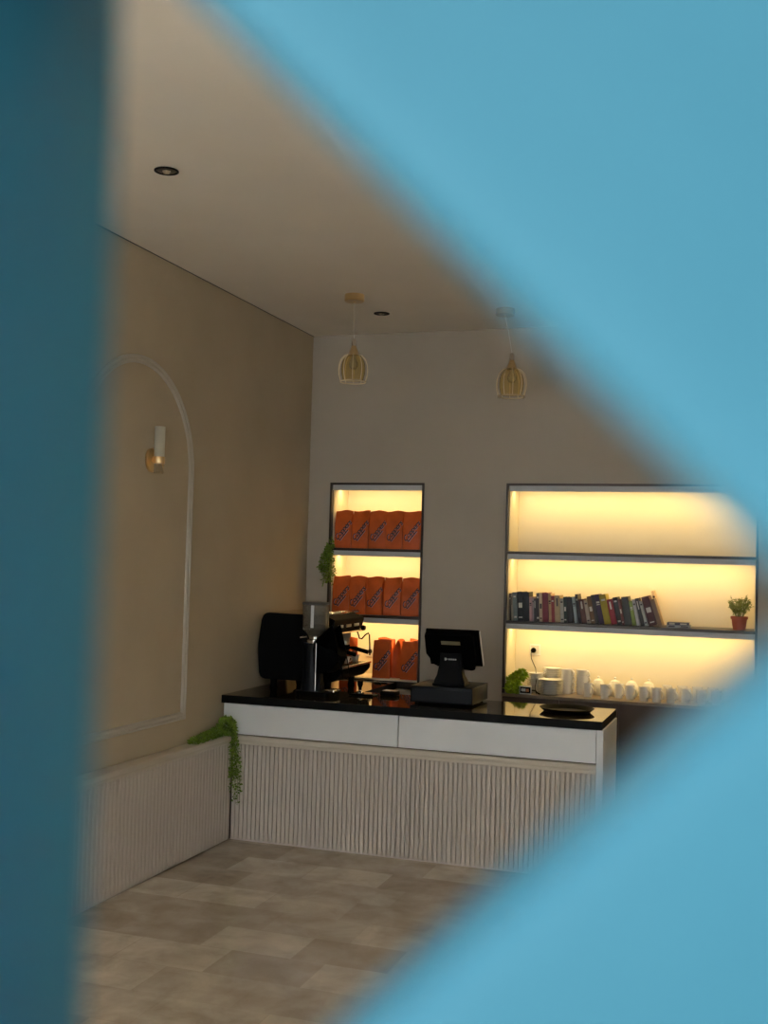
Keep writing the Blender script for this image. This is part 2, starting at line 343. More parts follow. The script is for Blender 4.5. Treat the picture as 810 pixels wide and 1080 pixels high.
# ------------------------------------------------------------------ orange coffee bags
def text_bm(s, size, shear=.3):
    cu = bpy.data.curves.new('t', 'FONT'); cu.body = s; cu.size = size; cu.shear = shear; cu.extrude = .0003; cu.resolution_u = 3
    cu.align_x = 'CENTER'; cu.align_y = 'CENTER'; cu.space_character = .88; cu.offset = size*.012
    o = bpy.data.objects.new('t', cu); C.objects.link(o)
    dg = bpy.context.evaluated_depsgraph_get(); me = bpy.data.meshes.new_from_object(o.evaluated_get(dg))
    bpy.data.objects.remove(o); b = nb(); b.from_mesh(me); bpy.data.meshes.remove(me); bpy.data.curves.remove(cu)
    b.transform(RX(PI/2)); return b             # now in x-z plane facing -y
def bag_depth(u, D): return D*(1 - .10*u) if u < .6 else D*(.94 - .80*((u-.6)/.4)**1.3)
def make_bag(label, W=.136, H=.29, D=.085, seed=0):
    rnd = random.Random(seed); o = thing('coffee_bag', label, 'coffee bag', group=None)
    b = nb(); nz, nx = 16, 10; rows = []
    ph = rnd.random()*6
    for i in range(nz+1):
        u = i/nz; d = bag_depth(u, D); wv = W*(1 - .03*math.sin(PI*u)) * (1-.03*max(0, u-.8)/.2); row = []
        per = []
        for k in range(nx+1): per.append((-.5+k/nx, -.5))
        for k in range(1, 4): per.append((.5 - .16*math.sin(PI*k/4)*(.2+.8*u), -.5+k/4))
        for k in range(nx+1): per.append((.5-k/nx, .5))
        for k in range(1, 4): per.append((-.5 + .16*math.sin(PI*k/4)*(.2+.8*u), .5-k/4))
        for (x, y) in per:
            bulge = 1 + .16*(1-(2*x)**2)*math.sin(PI*min(1, u*1.15)) if abs(y) == .5 else 1
            wob = .0035*math.sin(9*x+5*u*3+ph) * (u*(1.2))
            row.append(b.verts.new((x*wv, y*d*bulge + wob, u*H + (.006*math.sin(5*x+ph) if i == nz else 0))))
        rows.append(row)
    n = len(rows[0])
    for A, B in zip(rows, rows[1:]):
        for k in range(n): b.faces.new((A[k], A[(k+1) % n], B[(k+1) % n], B[k]))
    b.faces.new(rows[0][::-1]); b.faces.new(rows[-1])
    obj('bag_body', b, MT['orange'], o, smooth=True, angle=50)
    for nm, mm, dx, dz, dy in (('logo_shadow', 'ink_light', .0028, -.0028, .0), ('logo', 'ink', 0, 0, -.0012)):
        g = text_bm('Coppers', .058, .35)
        box(g, (-.070, -.0003, -.034), (.030, .0003, -.027)); box(g, (-.074, -.0003, -.034), (-.067, .0003, -.012))
        bmesh.ops.subdivide_edges(g, edges=[e_ for e_ in g.edges if e_.calc_length() > .02], cuts=4)
        g.transform(T(.002+dx, 0, .135+dz) @ RY(-R(52)))
        for v in g.verts:
            u = v.co.z/H; d = bag_depth(u, D); x = v.co.x/W
            v.co.y = v.co.y + (-.5*d*(1 + .16*(1-(2*x)**2)*math.sin(PI*min(1, u*1.15)))) + .0035*math.sin(9*x+5*u*3+ph)*u*1.2 - .0016 + dy
        obj(nm, g, MT[mm], o)
    return o
ordn = ['leftmost', 'second from left', 'middle', 'second from right', 'rightmost']
protos = [make_bag('x', seed=s) for s in (1, 2, 3)]
def place_bag(i, x, y, z, rz, label, group, used=[0]):
    o = protos[i] if used[0] == i and i < 3 and not protos[i].get('group') else None
    if protos[i].get('group') is None:
        o = protos[i]; o.location = (x, y, z); o.rotation_euler = (0, 0, rz); o['label'] = label; o['group'] = group
        return o
    return dup(protos[i], (x, y, z), rz, label, group)
for k, (x, rz) in enumerate(((-3.108, .04), (-2.964, -.05), (-2.824, .03), (-2.688, -.04), (-2.551, .02))):
    place_bag(k % 3, x, 8.205, 1.936, rz, 'orange coffee bag with dark script logo, %s on the top shelf' % ordn[k], 'orange coffee bags on the top shelf')
for k, (x, rz) in enumerate(((-3.112, .03), (-2.974, .0), (-2.835, -.04), (-2.692, .03), (-2.548, .05))):
    place_bag((k+1) % 3, x, 8.205, 1.429, rz, 'orange coffee bag with dark script logo, %s on the middle shelf' % ordn[k], 'orange coffee bags on the middle shelf')
zb0 = .889+.0625
place_bag(0, -2.768, 8.205, zb0, .10, 'orange coffee bag with dark logo, left front of the bottom shelf beside the steam wand', 'orange coffee bags on the bottom shelf')
place_bag(1, -2.540, 8.200, zb0, -.08, 'orange coffee bag with dark logo at right front of the bottom shelf, beside the till', 'orange coffee bags on the bottom shelf')
place_bag(2, -2.652, 8.30, zb0, 1.5, 'orange coffee bag turned sideways between the two front bags of the bottom shelf', 'orange coffee bags on the bottom shelf')
place_bag(0, -2.80, 8.395, zb0, 3.1, 'brightly lit orange coffee bag behind the left front bag on the bottom shelf', 'orange coffee bags on the bottom shelf')
place_bag(1, -2.54, 8.395, zb0, 3.2, 'brightly lit orange coffee bag behind the right front bag on the bottom shelf', 'orange coffee bags on the bottom shelf')
place_bag(2, -3.06, 8.25, zb0, .3, 'orange coffee bag seen through the espresso machine below its group heads', 'orange coffee bags on the bottom shelf')

# ------------------------------------------------------------------ espresso machine (front faces +X)
em = thing('espresso_machine', 'black and steel espresso machine with dark side panel, in the corner of the counter', 'espresso machine', (-3.07, 7.62, ZT))
mx0, mx1, my0, my1 = -3.345, -2.80, 7.235, 7.86
def E_(name, bm, m, **k): return P(em, name, bm, MT[m], **k)
# side panels: rounded outline in X-Z, extruded along Y
def rounded(pts, r, n=5):
    out = []; N = len(pts)
    for i in range(N):
        p = Vector(pts[i]); a = Vector(pts[i-1]); c = Vector(pts[(i+1) % N]); d1 = (a-p).normalized(); d2 = (c-p).normalized()
        rr = r[i] if isinstance(r, (list, tuple)) else r
        p1 = p+d1*rr; p2 = p+d2*rr
        for k in range(n+1):
            t_ = k/n; out.append(tuple((p1*(1-t_)**2 + p*2*t_*(1-t_) + p2*t_**2)))
    return out
side = rounded([(-3.345, 1.00), (-3.365, 1.22), (-3.335, 1.462), (-2.93, 1.455), (-3.0, 1.28), (-2.97, 1.10), (-2.90, 1.0)], [.04, .05, .05, .03, .05, .04, .03])
b = nb(); prism(b, side, my0, my0+.035, bev=.006); E_('side_panel', b, 'blacks', smooth=True)
b = nb(); prism(b, side, my1-.035, my1, bev=.006); E_('side_panel', b, 'blacks', smooth=True)
b = nb(); box(b, (-3.33, my0+.03, 1.02), (-2.98, my1-.03, 1.44), .01); E_('body', b, 'black')
hd = rounded([(-3.0, 1.335), (-3.0, 1.452), (-2.86, 1.452), (-2.795, 1.425), (-2.82, 1.338)], [.005, .005, .02, .015, .012])
b = nb(); prism(b, hd, my0+.02, my1-.01, bev=.002); E_('control_panel', b, 'blacks', smooth=True)
b = nb(); box(b, (-3.30, my0+.02, 1.453), (-2.86, my1-.02, 1.464), .004); 
tube(b, [(-2.86, my0+.02, 1.47), (-2.83, my0+.06, 1.472), (-2.83, my1-.06, 1.472), (-2.86, my1-.02, 1.47)], .010)
E_('top_tray', b, 'chrome', smooth=True)
b = nb(); box(b, (-2.835, my0+.015, 1.325), (-2.800, my1-.01, 1.338), .003); E_('lower_trim', b, 'chrome')
for y in (7.38, 7.54, 7.70):
    b = nb(); box(b, (-2.806, y-.045, 1.368), (-2.798, y+.045, 1.388), .002); E_('button_plate', b, 'label')
for y in (7.42, 7.68):
    b = nb(); lathe(b, [(0, 1.335), (.042, 1.335), (.042, 1.29), (.034, 1.275), (.034, 1.235), (.03, 1.23), (0, 1.23)], (-2.88, y, 0)); g = E_('group_head', b, 'satin', smooth=True)
    b = nb(); lathe(b, [(0, 1.232), (.037, 1.232), (.037, 1.20), (.028, 1.185), (0, 1.185)], (-2.88, y, 0))
    tube(b, [(-2.85, y, 1.212), (-2.80, y, 1.207), (-2.70, y, 1.185)], lambda t: .008 if t < .45 else .015)
    b.transform(Matrix.Translation(-em.location)); obj('portafilter', b, MT['black'], g, smooth=True)
b = nb(); box(b, (-2.99, my0+.04, 1.02), (-2.975, my1-.03, 1.335)); E_('splash_panel', b, 'satin')
tr = rounded([(-2.99, 1.00), (-2.99, 1.098), (-2.745, 1.098), (-2.745, 1.06), (-2.80, 1.00)], [.005, .005, .01, .02, .03])
b = nb(); prism(b, tr, my0+.03, my1-.0, bev=.003); E_('drip_tray', b, 'black', smooth=True)
b = nb()
for k in range(18): box(b, (-2.975, my0+.06+k*.031, 1.099), (-2.76, my0+.068+k*.030, 1.105))
box(b, (-2.76, my0+.03, 1.092), (-2.737, my1, 1.106), .002); E_('tray_grid', b, 'chrome')
for x, y in ((-3.27, my0+.08), (-2.86, my0+.08), (-3.27, my1-.08), (-2.86, my1-.08)):
    b = nb(); lathe(b, [(0, ZT), (.028, ZT), (.022, ZT+.03), (.026, 1.02), (0, 1.02)], (x, y, 0), 20); E_('foot', b, 'black', smooth=True)
b = nb(); tube(b, [(-2.82, 7.75, 1.34), (-2.81, 7.77, 1.30), (-2.80, 7.765, 1.275), (-2.79, 7.785, 1.27), (-2.77, 7.81, 1.30), (-2.755, 7.83, 1.312), (-2.748, 7.835, 1.295), (-2.744, 7.835, 1.22), (-2.742, 7.835, 1.15)], .0055); E_('steam_wand', b, 'black', smooth=True)
b = nb(); lathe(b, [(0, 0), (.016, 0), (.02, .012), (.016, .03), (0, .03)], (0, 0, 0), 18, T(-2.80, 7.80, 1.35) @ RY(PI/2)); E_('steam_knob', b, 'black', smooth=True)
# espresso cups waiting on the tray grid
cupm = nb(); lathe(cupm, [(0, .004), (.018, .0), (.022, .004), (.034, .05), (.031, .05), (.02, .008), (0, .006)], seg=24)
tube(cupm, [(.030, 0, .042), (.046, 0, .042), (.050, 0, .028), (.040, 0, .016), (.026, 0, .016)], .0035)
c0 = obj('espresso_cup', cupm, MT['porcelain'], smooth=True)
tag(c0, 'small white cup on the machine tray, nearest the grinder', 'cup', 'small cups on the espresso machine tray'); c0.location = (-2.83, 7.36, 1.106)
c1 = dup(c0, (-2.83, 7.57, 1.106), .8, 'small white cup on the machine tray, under the middle of the control panel')
c2 = dup(c0, (-2.83, 7.77, 1.106), 1.6, 'small white cup on the machine tray, nearest the steam wand')

# ------------------------------------------------------------------ coffee grinder
gr = thing('coffee_grinder', 'black coffee grinder with clear bean hopper in front of the espresso machine', 'coffee grinder', (-2.86, 7.08, ZT), R(-8))
def gp(name, bm, m, **k): return obj(name, bm, MT[m], gr, **k)
b = nb(); prism(b, rounded([(-.11, -.10), (.15, -.10), (.15, .10), (-.11, .10)], .04), 0, .028, RX(PI/2) , bev=.004); gp('base', b, 'black', smooth=True)
b = nb(); lathe(b, [(0, .02), (.082, .02), (.080, .05), (.070, .12), (.064, .22), (.060, .31), (.066, .345), (0, .345)], (-.02, 0, 0), 40); gp('body', b, 'navy', smooth=True)
b = nb(); prism(b, rounded([(.0, .15), (.0, .36), (.12, .36), (.20, .31), (.215, .25), (.13, .15)], [.005, .01, .04, .05, .04, .04]), -.055, .055, bev=.008); gp('dosing_chamber', b, 'black', smooth=True)
b = nb(); box(b, (.033, -.068, .03), (.040, -.060, .35), .002); gp('chrome_rail', b, 'chrome')
b = nb(); box(b, (.10, -.05, .028), (.17, .05, .046), .006); gp('drip_plate', b, 'chrome', smooth=True)
b = nb(); lathe(b, [(0, .345), (.058, .345), (.058, .365), (.045, .372), (.045, .40), (0, .40)], (-.01, 0, 0), 32)
tube(b, [(-.06, -.03, .385), (-.095, -.06, .378)], .006); gp('collar', b, 'chrome', smooth=True)
b = nb(); prof = [(.047, .385), (.060, .41), (.088, .435), (.090, .605), (.087, .605), (.085, .437), (.057, .413), (.044, .387)]
lathe(b, prof, (-.01, 0, 0), 40, close=True); gp('hopper', b, 'smoke', smooth=True)
b = nb(); lathe(b, [(0, .603), (.093, .603), (.094, .612), (.088, .618), (0, .620)], (-.01, 0, 0), 40); gp('hopper_lid', b, 'darkgrey', smooth=True)
b = nb(); lathe(b, [(0, .392), (.043, .392), (.055, .415), (.081, .44), (.081, .462), (.03, .470), (0, .474)], (-.01, 0, 0), 32); gp('coffee_beans', b, 'soil', smooth=True)
b = nb(); box(b, (.066, -.018, .44), (.076, .006, .604), .002); gp('hopper_edge_strip', b, 'chrome')
b = nb(); box(b, (.002, -.0915, .450), (.026, -.0895, .600), .001); gp('hopper_front_strip', b, 'lip')  # pale strip added as the window reflection on the hopper

# tamper and its little tray, card reader on the counter
t0 = tag(obj('tamping_tray', (lambda b: (box(b, (-.085, -.055, 0), (.085, .055, .006), .003), box(b, (-.085, -.055, .004), (.085, -.048, .014), .002), b)[2])(nb()), MT['black'], smooth=True), 'thin black tray under the tamper on the stone worktop', 'tray')
t0.location = (-2.555, 7.20, ZT)
tm = thing('coffee_tamper', 'small black coffee tamper standing on thin black tray', 'tamper', (-2.585, 7.21, ZT+.006))
b = nb(); lathe(b, [(0, 0), (.029, 0), (.029, .014), (.012, .022), (.009, .03), (0, .03)], seg=28); obj('tamper_base', b, MT['chrome'], tm, smooth=True)
b = nb(); lathe(b, [(0, .028), (.011, .028), (.012, .045), (.019, .062), (.021, .085), (.019, .09), (0, .09)], seg=28); obj('handle', b, MT['black'], tm, smooth=True)
cr = thing('card_reader', 'small black card reader with pale top lying beside the cash drawer', 'card reader', (-2.40, 7.30, ZT), R(-8))
b = nb(); box(b, (-.055, -.045, 0), (.055, .045, .030), .008); obj('case', b, MT['black'], cr, smooth=True)
b = nb(); box(b, (-.048, -.020, .0301), (.010, .036, .033), .001); box(b, (.014, -.010, .0301), (.048, .036, .033), .001); obj('keypad', b, MT['label'], cr)
kb = nb(); tube(kb, [(-2.60+.05*math.cos(a)-.05*0, 7.95+.03*math.sin(a), ZT+.004) for a in [k*2*PI/14 for k in range(12)]] + [(-2.62+.04, 7.9, ZT+.004)], .004)
kb.transform(T(-.09, 0, 0)); tag(obj('cable_loop', kb, MT['black'], smooth=True), 'small loop of black cable on the worktop behind the machine tray', 'cable')

# ------------------------------------------------------------------ till: cash drawer and terminal
cd = thing('cash_drawer', 'flat black metal cash drawer on the worktop under the till terminal', 'cash drawer', (-1.945, 7.15, ZT))
b = nb(); box(b, (-.205, -.195, .012), (.205, .22, .118), .004); obj('case', b, MT['navy'], cd, smooth=True)
b = nb(); box(b, (-.195, -.1975, .022), (.195, -.194, .100), .001); obj('drawer', b, MT['navy'], cd)
for sx in (-.17, .17):
    for sy in (-.16, .18):
        b = nb(); lathe(b, [(0, 0), (.014, 0), (.014, .012), (0, .012)], (sx, sy, 0), 16); obj('foot', b, MT['black'], cd)
ps = thing('till_terminal', 'black point of sale terminal seen from behind, standing on the cash drawer', 'till', (-1.915, 7.10, ZT+.1185), R(3))
def pp(name, bm, m, **k): return obj(name, bm, MT[m], ps, **k)
b = nb(); box(b, (-.112, -.08, 0), (.100, .11, .016), .004); pp('base', b, 'black', smooth=True)
# stand: side profile in y-z extruded along x, waisted
t = bmesh.new()
lv = [(.0, .106, -.075, .06), (.03, .100, -.07, .04), (.055, .088, -.062, .02), (.14, .074, -.05, .01), (.22, .074, -.045, .03)]
prev = None
for z, hw, ya, yb_ in lv:
    q = [t.verts.new((-hw, ya, z+.01)), t.verts.new((hw-.006, ya, z+.01)), t.verts.new((hw-.006, yb_, z+.01)), t.verts.new((-hw, yb_, z+.01))]
    if prev: [t.faces.new((prev[k], prev[(k+1) % 4], q[(k+1) % 4], q[k])) for k in range(4)]
    else: t.faces.new(q[::-1])
    prev = q
t.faces.new(prev); bmesh.ops.bevel(t, geom=list(t.edges), offset=.004, segments=2, affect='EDGES')
b = nb(); merge(b, t); pp('stand', b, 'black', smooth=True)
DM = T(.005, -.01, .245) @ RX(R(36))           # display leans its top towards the customer
b = nb(); box(b, (-.165, -.012, -.145), (.185, .010, .145), .006, m=DM); d = pp('display', b, 'black', smooth=True)
b = nb(); prism(b, rounded([(-.120, -.125), (-.172, -.02), (-.165, .138), (.150, .138), (.150, -.09), (.11, -.125)], .012), -.05, -.010, m=DM, bev=.006)
obj('display_housing', b, MT['black'], d, smooth=True)
b = nb(); box(b, (-.155, .0105, -.130), (.175, .0125, .130), m=DM); obj('screen', b, MT['darkgrey'], d)
b = nb(); box(b, (.1855, -.010, -.140), (.1885, .008, .140), m=DM); obj('side_trim', b, MT['label'], d)
b = nb(); prism(b, rounded([(-.08, -.135), (-.15, -.06), (-.10, .01), (.10, .01), (.145, -.13), (.13, -.155)], .012), -.045, .002, m=DM, bev=.004); obj('printer_housing', b, MT['black'], d, smooth=True)
b = nb(); box(b, (-.062, -.0525, .062), (.062, -.050, .090), m=DM); obj('label_strip', b, mat('tan_label', (.20, .17, .09), .5), d)
b = nb(); prism(b, [(-.040, .150), (-.040, .166), (-.030, .166), (-.022, .158), (-.030, .150)], -.0665, -.064)
for k in range(5): box(b, (-.016+k*.011, -.0665, .153), (-.008+k*.011, -.064, .162))
b.transform(T(0, .010, .012)); pp('emblem', b, 'label')

# black round serving tray at the right end of the counter
b = nb(); lathe(b, [(0, .0), (.135, .0), (.142, .004), (.165, .022), (.168, .022), (.168, .019), (.147, .0), (.14, -.000)][:1] + [(.138, 0), (.166, .022), (.170, .023), (.169, .019), (.142, -.0)][:3] + [(.1685, .020), (.141, -.003), (0, -.003)], seg=56)
b.transform(T(0, 0, .003)); ty = tag(obj('serving_tray', b, MT['black'], smooth=True), 'round black serving tray lying at the right end of the stone worktop', 'tray'); ty.location = (-1.165, 7.09, ZT)

# ------------------------------------------------------------------ books
BX = [  # left px, right px at base (in strip units), height m, lean deg, colour, words, band colour
 (9, .245, 2, (.05, .035, .03), 'thin dark brown'), (10, .24, 3, (.42, .38, .30), 'thin grey beige'), (26, .255, 4, (.16, .20, .20), 'grey green'),
 (38, .262, 3, (.008, .012, .014), 'wide black'), (36, .262, 2.5, (.012, .016, .02), 'black blue-tinted'), (16, .22, 2, (.55, .33, .34), 'pale pink'),
 (11, .22, 2, (.34, .26, .28), 'thin mauve grey'), (14, .205, 2, (.04, .045, .05), 'thin dark slate'), (19, .255, 2, (.03, .02, .025), 'black, white-printed'),
 (20, .262, 2, (.52, .42, .28), 'cream and beige'), (36, .262, 2, (.17, .015, .03), 'wide maroon'), (17, .255, 3, (.45, .30, .16), 'tan'),
 (19, .235, 3, (.25, .03, .04), 'red, dark-footed'), (34, .24, 3, (.42, .31, .17), 'wide sandy tan'), (22, .215, 3, (.40, .38, .34), 'pale stone grey'),
 (19, .23, 3, (.01, .03, .025), 'dark bottle green'), (33, .23, 4, (.008, .008, .010), 'plain jet black'), (20, .235, 7, (.30, .36, .38), 'pale blue grey'),
 (16, .26, 9, (.02, .015, .02), 'narrow tall black'), (32, .215, 10, (.09, .03, .02), 'chocolate brown'), (21, .21, 10, (.42, .35, .27), 'beige'),
 (26, .245, 11, (.15, .08, .035), 'light brown'), (20, .26, 11, (.03, .03, .035), 'black, white-flecked'), (28, .265, 12, (.04, .02, .07), 'deep purple'),
 (40, .265, 12.5, (.34, .27, .02), 'wide olive yellow'), (34, .225, 13, (.27, .02, .03), 'crimson'), (28, .245, 12, (.02, .02, .022), 'black, grey-lettered'),
 (14, .23, 12, (.18, .05, .05), 'thin rust'), (42, .25, 9, (.06, .065, .06), 'charcoal, pale-emblem'), (20, .215, 10, (.22, .30, .06), 'leaf green'),
 (18, .235, 12, (.45, .45, .44), 'thin off-white'), (20, .245, 14, (.02, .02, .02), 'slim black, leaning'), (18, .225, 15, (.38, .38, .36), 'slim light grey'),
 (46, .262, 17, (.07, .015, .018), 'very wide dark maroon'), (26, .245, 18, (.20, .13, .09), 'taupe brown')]
def make_book(wd, ht, dp, col, words, label, band=None):
    o = thing('book', label, 'book', group='books standing on the wide shelf')
    m = mat('cover_'+words.replace(' ', '_').replace(',', ''), col, .5, var=.12, scale=25)
    b = nb(); c = .0022
    box(b, (0, 0, 0), (wd, .004, ht), .0012); box(b, (0, .003, 0), (c, dp, ht)); box(b, (wd-c, .003, 0), (wd, dp, ht)); obj('cover', b, m, o, smooth=True)
    b = nb(); box(b, (c, .004, .003), (wd-c, dp-.003, ht-.003)); obj('page_block', b, MT['pages'], o)
    if band:
        lum = sum(col)/3
        for z0, z1, f_ in band:
            b = nb(); box(b, (wd*f_, -.0006, ht*z0), (wd*(1-f_), .0004, ht*z1)); obj('spine_print', b, MT['label'] if lum < .25 else MT['ink'], o)
    return o
x = -1.772; sc_u = .00118; Zs = 1.433; prev = None
bands = [[(.78, .84, .2)], [(.6, .9, .35)], [(.1, .16, .2), (.82, .88, .2)], [(.45, .62, .2), (.1, .14, .2)], None, [(.7, .76, .15), (.64, .67, .15)]]
GREEN = {}
scale = .985; HS = .81
for i, (u, h, lean, col, words) in enumerate(BX):
    wd = u*sc_u*scale; th = R(lean); h *= HS
    if prev is not None:
        ph_, pth, pw = prev
        x += pw/math.cos(pth) + max(0, (min(h, ph_)*(math.tan(th)-math.tan(pth)))) + .0006
    end = 'standing at the left end of the row' if i == 0 else ('leaning at the right end of the row' if i == len(BX)-1 else ('between %s and %s' % (BX[i-1][4].split(',')[0].replace('wide ', ''), BX[i+1][4].split(',')[0].replace('wide ', '')) + ' books'))
    bk = make_book(wd, h, .15+.02*random.random(), col, words, ('%s book %s' % (words, end)), bands[i % 6])
    # rotate about the bottom-right corner so that the lowest corner stays on the shelf
    bk.rotation_euler = (0, -th, 0)
    bk.location = (x, YB+.012+.012*random.random(), Zs)
    prev = (h, th, wd)
BOOK_END = x + prev[2]
# tall pale card-backed book standing behind the last ones
bk = make_book(.018, .255, .14, (.62, .45, .28), 'tall pale', 'tall pale tan book rising behind the dark maroon book', [(.8, .86, .1)])
bk.location = (BOOK_END-.030, YB+.195, Zs); bk.rotation_euler = (0, -R(16), 0)
# two books lying flat
for k, (col, wds, w0, z, lab) in enumerate((((.30, .32, .34), 'lower flat', .165, Zs+.001, 'grey paperback lying flat at the bottom of the pair right of the book row'), ((.02, .03, .07), 'upper flat', .150, Zs+.0185, 'navy paperback lying flat on top of the grey one'))):
    bk = make_book(.0165, w0, .12, col, wds, lab, [(.1, .35, .2), (.6, .9, .25)])
    bk['group'] = 'flat books on the wide shelf'
    bk.rotation_euler = (0, PI/2, 0); bk.location = (BOOK_END+.025+k*.004, YB+.02+.004*k, z+.0165)

# ------------------------------------------------------------------ plants
def leaf(b, p, d, L, W, nrm=None):
    d = d.normalized(); s = d.cross(nrm if nrm else Vector((random.uniform(-1, 1), random.uniform(-1, 1), random.uniform(-1, 1)))).normalized()
    n = s.cross(d).normalized()*L*.12
    v = [b.verts.new(q) for q in (p, p+d*L*.35+s*W*.45+n, p+d*L*.75+s*W*.3, p+d*L, p+d*L*.75-s*W*.3, p+d*L*.35-s*W*.45+n)]
    m0 = b.verts.new(p+d*L*.5-n*.4)
    for k in range(6): b.faces.new((v[k], v[(k+1) % 6], m0))
def rv(): return Vector((random.gauss(0, 1), random.gauss(0, 1), random.gauss(0, 1))).normalized()
def bush(b, c, r, n, L, W):
    for _ in range(n):
        q = rv(); p = Vector((c[0]+q.x*r[0]*random.uniform(.55, 1), c[1]+q.y*r[1]*random.uniform(.55, 1), c[2]+q.z*r[2]*random.uniform(.55, 1)))
        leaf(b, p, q*.8+rv()*.6, L*random.uniform(.7, 1.2), W*random.uniform(.7, 1.2))
def strand(bl, bs, pts, dens, L, W, sp):
    pts = [Vector(p) for p in pts]; fine = []
    for a, c in zip(pts, pts[1:]):
        for k in range(8): fine.append(a.lerp(c, k/8))
    fine.append(pts[-1]); fine = [p + Vector((random.uniform(-1, 1), random.uniform(-1, 1), 0))*.0025 for p in fine]
    tube(bs, fine, .0012, 5)
    for p in fine:
        for _ in range(dens):
            q = rv(); q.z = q.z*.6-.3; leaf(bl, p+q*random.uniform(0, sp), q, L*random.uniform(.7, 1.2), W*random.uniform(.7, 1.2))
# trailing plant over the left edge of the narrow unit
o = thing('trailing_plant', 'green trailing plant hanging over the left frame of the narrow shelf unit', 'plant', (-3.18, 8.16, 1.936))
bl, bs = nb(), nb()
bush(bl, (-3.188, 8.125, 1.955), (.022, .016, .05), 70, .026, .018)
for k in range(11):
    dx = -.062 + k*.0105; zl = random.uniform(1.655, 1.76) if 1 < k < 10 else random.uniform(1.72, 1.8)
    strand(bl, bs, [(-3.186, 8.155, 1.945), (-3.190+dx*.3, 8.103, 1.945), (-3.192+dx*.8, 8.092, 1.87), (-3.190+dx*1.05, 8.090, 1.78), (-3.194+dx*1.2, 8.094, zl)], 3, .019, .012, .010)
P(o, 'foliage', bl, MT['leaf_dark']); P(o, 'stem', bs, MT['stem'])
# trailing plant on the wainscot ledge in the corner
o = thing('trailing_plant', 'green trailing plant on the wainscot ledge spilling down the counter corner', 'plant', (-3.33, 6.66, .683))
bl, bs = nb(), nb()
bush(bl, (-3.305, 6.672, .742), (.058, .05, .052), 460, .026, .020)
for k in range(11):
    bush(bl, (-3.335, 6.62-k*.034, .712-.002*k), (.030, .03, .028-.0012*k), 75, .024, .018)
for k in range(8):
    a = -.03+k*.0095
    zl = random.choice((.27, .33, .30, .42, .25))
    strand(bl, bs, [(-3.31, 6.685, .735), (-3.268+a*.3, 6.70+a*.2, .715), (-3.255+a*.7, 6.690, .60), (-3.258+a, 6.696, .46), (-3.262+a*1.4, 6.70, zl)], 3, .020, .012, .011)
P(o, 'foliage', bl, MT['leaf_dark']); P(o, 'stem', bs, MT['stem'])
# bright round-leaved plant on the back cabinet
o = thing('leafy_plant', 'lime green leafy plant at the left end of the back cabinet top', 'plant', (-1.72, 8.19, .905))
bl, bs = nb(), nb()
for c, r in (((-1.75, 8.145, .945), .042), ((-1.715, 8.15, .94), .042), ((-1.745, 8.18, .985), .046), ((-1.715, 8.20, 1.015), .042), ((-1.685, 8.21, 1.038), .034)):
    bush(bl, c, (r, r*.9, r), 170, .026, .022)
for k in range(6): tube(bs, [(-1.72, 8.19, .906), (-1.72+random.uniform(-.03, .03), 8.18, .97), (-1.71+random.uniform(-.03, .03), 8.2, 1.06)], .002, 6)
P(o, 'foliage', bl, MT['leaf_bright']); P(o, 'stem', bs, MT['stem'])
# potted plant at the right end of the book shelf
o = thing('potted_plant', 'small bushy plant in red-brown pot at the right end of the book shelf', 'potted plant', (-.168, 8.215, 1.433))
b = nb(); lathe(b, [(0, 0), (.041, 0), (.052, .075), (.058, .076), (.058, .094), (.051, .094), (.050, .082), (0, .080)], seg=32); obj('pot', b, MT['terracotta'], o, smooth=True)
b = nb(); lathe(b, [(0, .0865), (.04, .085), (.0495, .082)], seg=24); obj('soil', b, MT['soil'], o)
bl, bs = nb(), nb()
for k in range(46):
    a = random.uniform(0, 2*PI); s = random.uniform(.15, 1)**.7; top = Vector((math.cos(a)*.088*s, math.sin(a)*.075*s, .095+random.uniform(.09, .155)*(1-.35*s*s)))
    base = Vector((math.cos(a)*.02, math.sin(a)*.02, .084)); mid = base.lerp(top, .5)+Vector((0, 0, .012))
    tube(bs, [base, mid, top], .0011, 5)
    for j in range(13):
        t_ = .25+.75*j/12; p = base.lerp(mid, t_*2) if t_ < .5 else mid.lerp(top, t_*2-1)
        leaf(bl, p, (top-base).normalized()*.5+rv(), .018, .009)
obj('foliage', bl, MT['leaf_olive'], o); obj('stem', bs, MT['stem'], o)

# ------------------------------------------------------------------ crockery on the back cabinet
ZK = .9045
def plate_stack(n, r, x, y, lab, pitch=.0105, z0=ZK):
    b = nb(); lathe(b, [(0, 0), (r*.55, 0), (r*.6, .003), (r*.97, .013), (r, .015), (r*.995, .017), (r*.93, .015), (r*.58, .006), (0, .006)], seg=40)
    p0 = obj('plate', b, MT['porcelain'], smooth=True)
    g = lab
    for k in range(n):
        q = p0 if k == 0 else p0.copy()
        if k: C.objects.link(q)
        q.location = (x+random.uniform(-.002, .002), y+random.uniform(-.002, .002), z0+k*pitch)
        pos = 'lowest plate' if k == 0 else ('topmost plate' if k == n-1 else 'plate %s from the bottom' % ['', 'second', 'third', 'fourth', 'fifth', 'sixth', 'seventh', 'eighth', 'ninth', 'tenth', 'eleventh', 'twelfth', 'thirteenth', 'fourteenth', 'fifteenth'][k])
        tag(q, 'white %s of %s' % (pos, lab), 'plate', 'plates of ' + lab)
plate_stack(10, .090, -1.475, 8.225, 'the front stack right of the lime plant', .0105)
plate_stack(11, .062, -1.605, 8.33, 'the middle stack behind the front plates', .0125)
plate_stack(14, .068, -1.495, 8.398, 'the tallest stack near the wall', .0125)
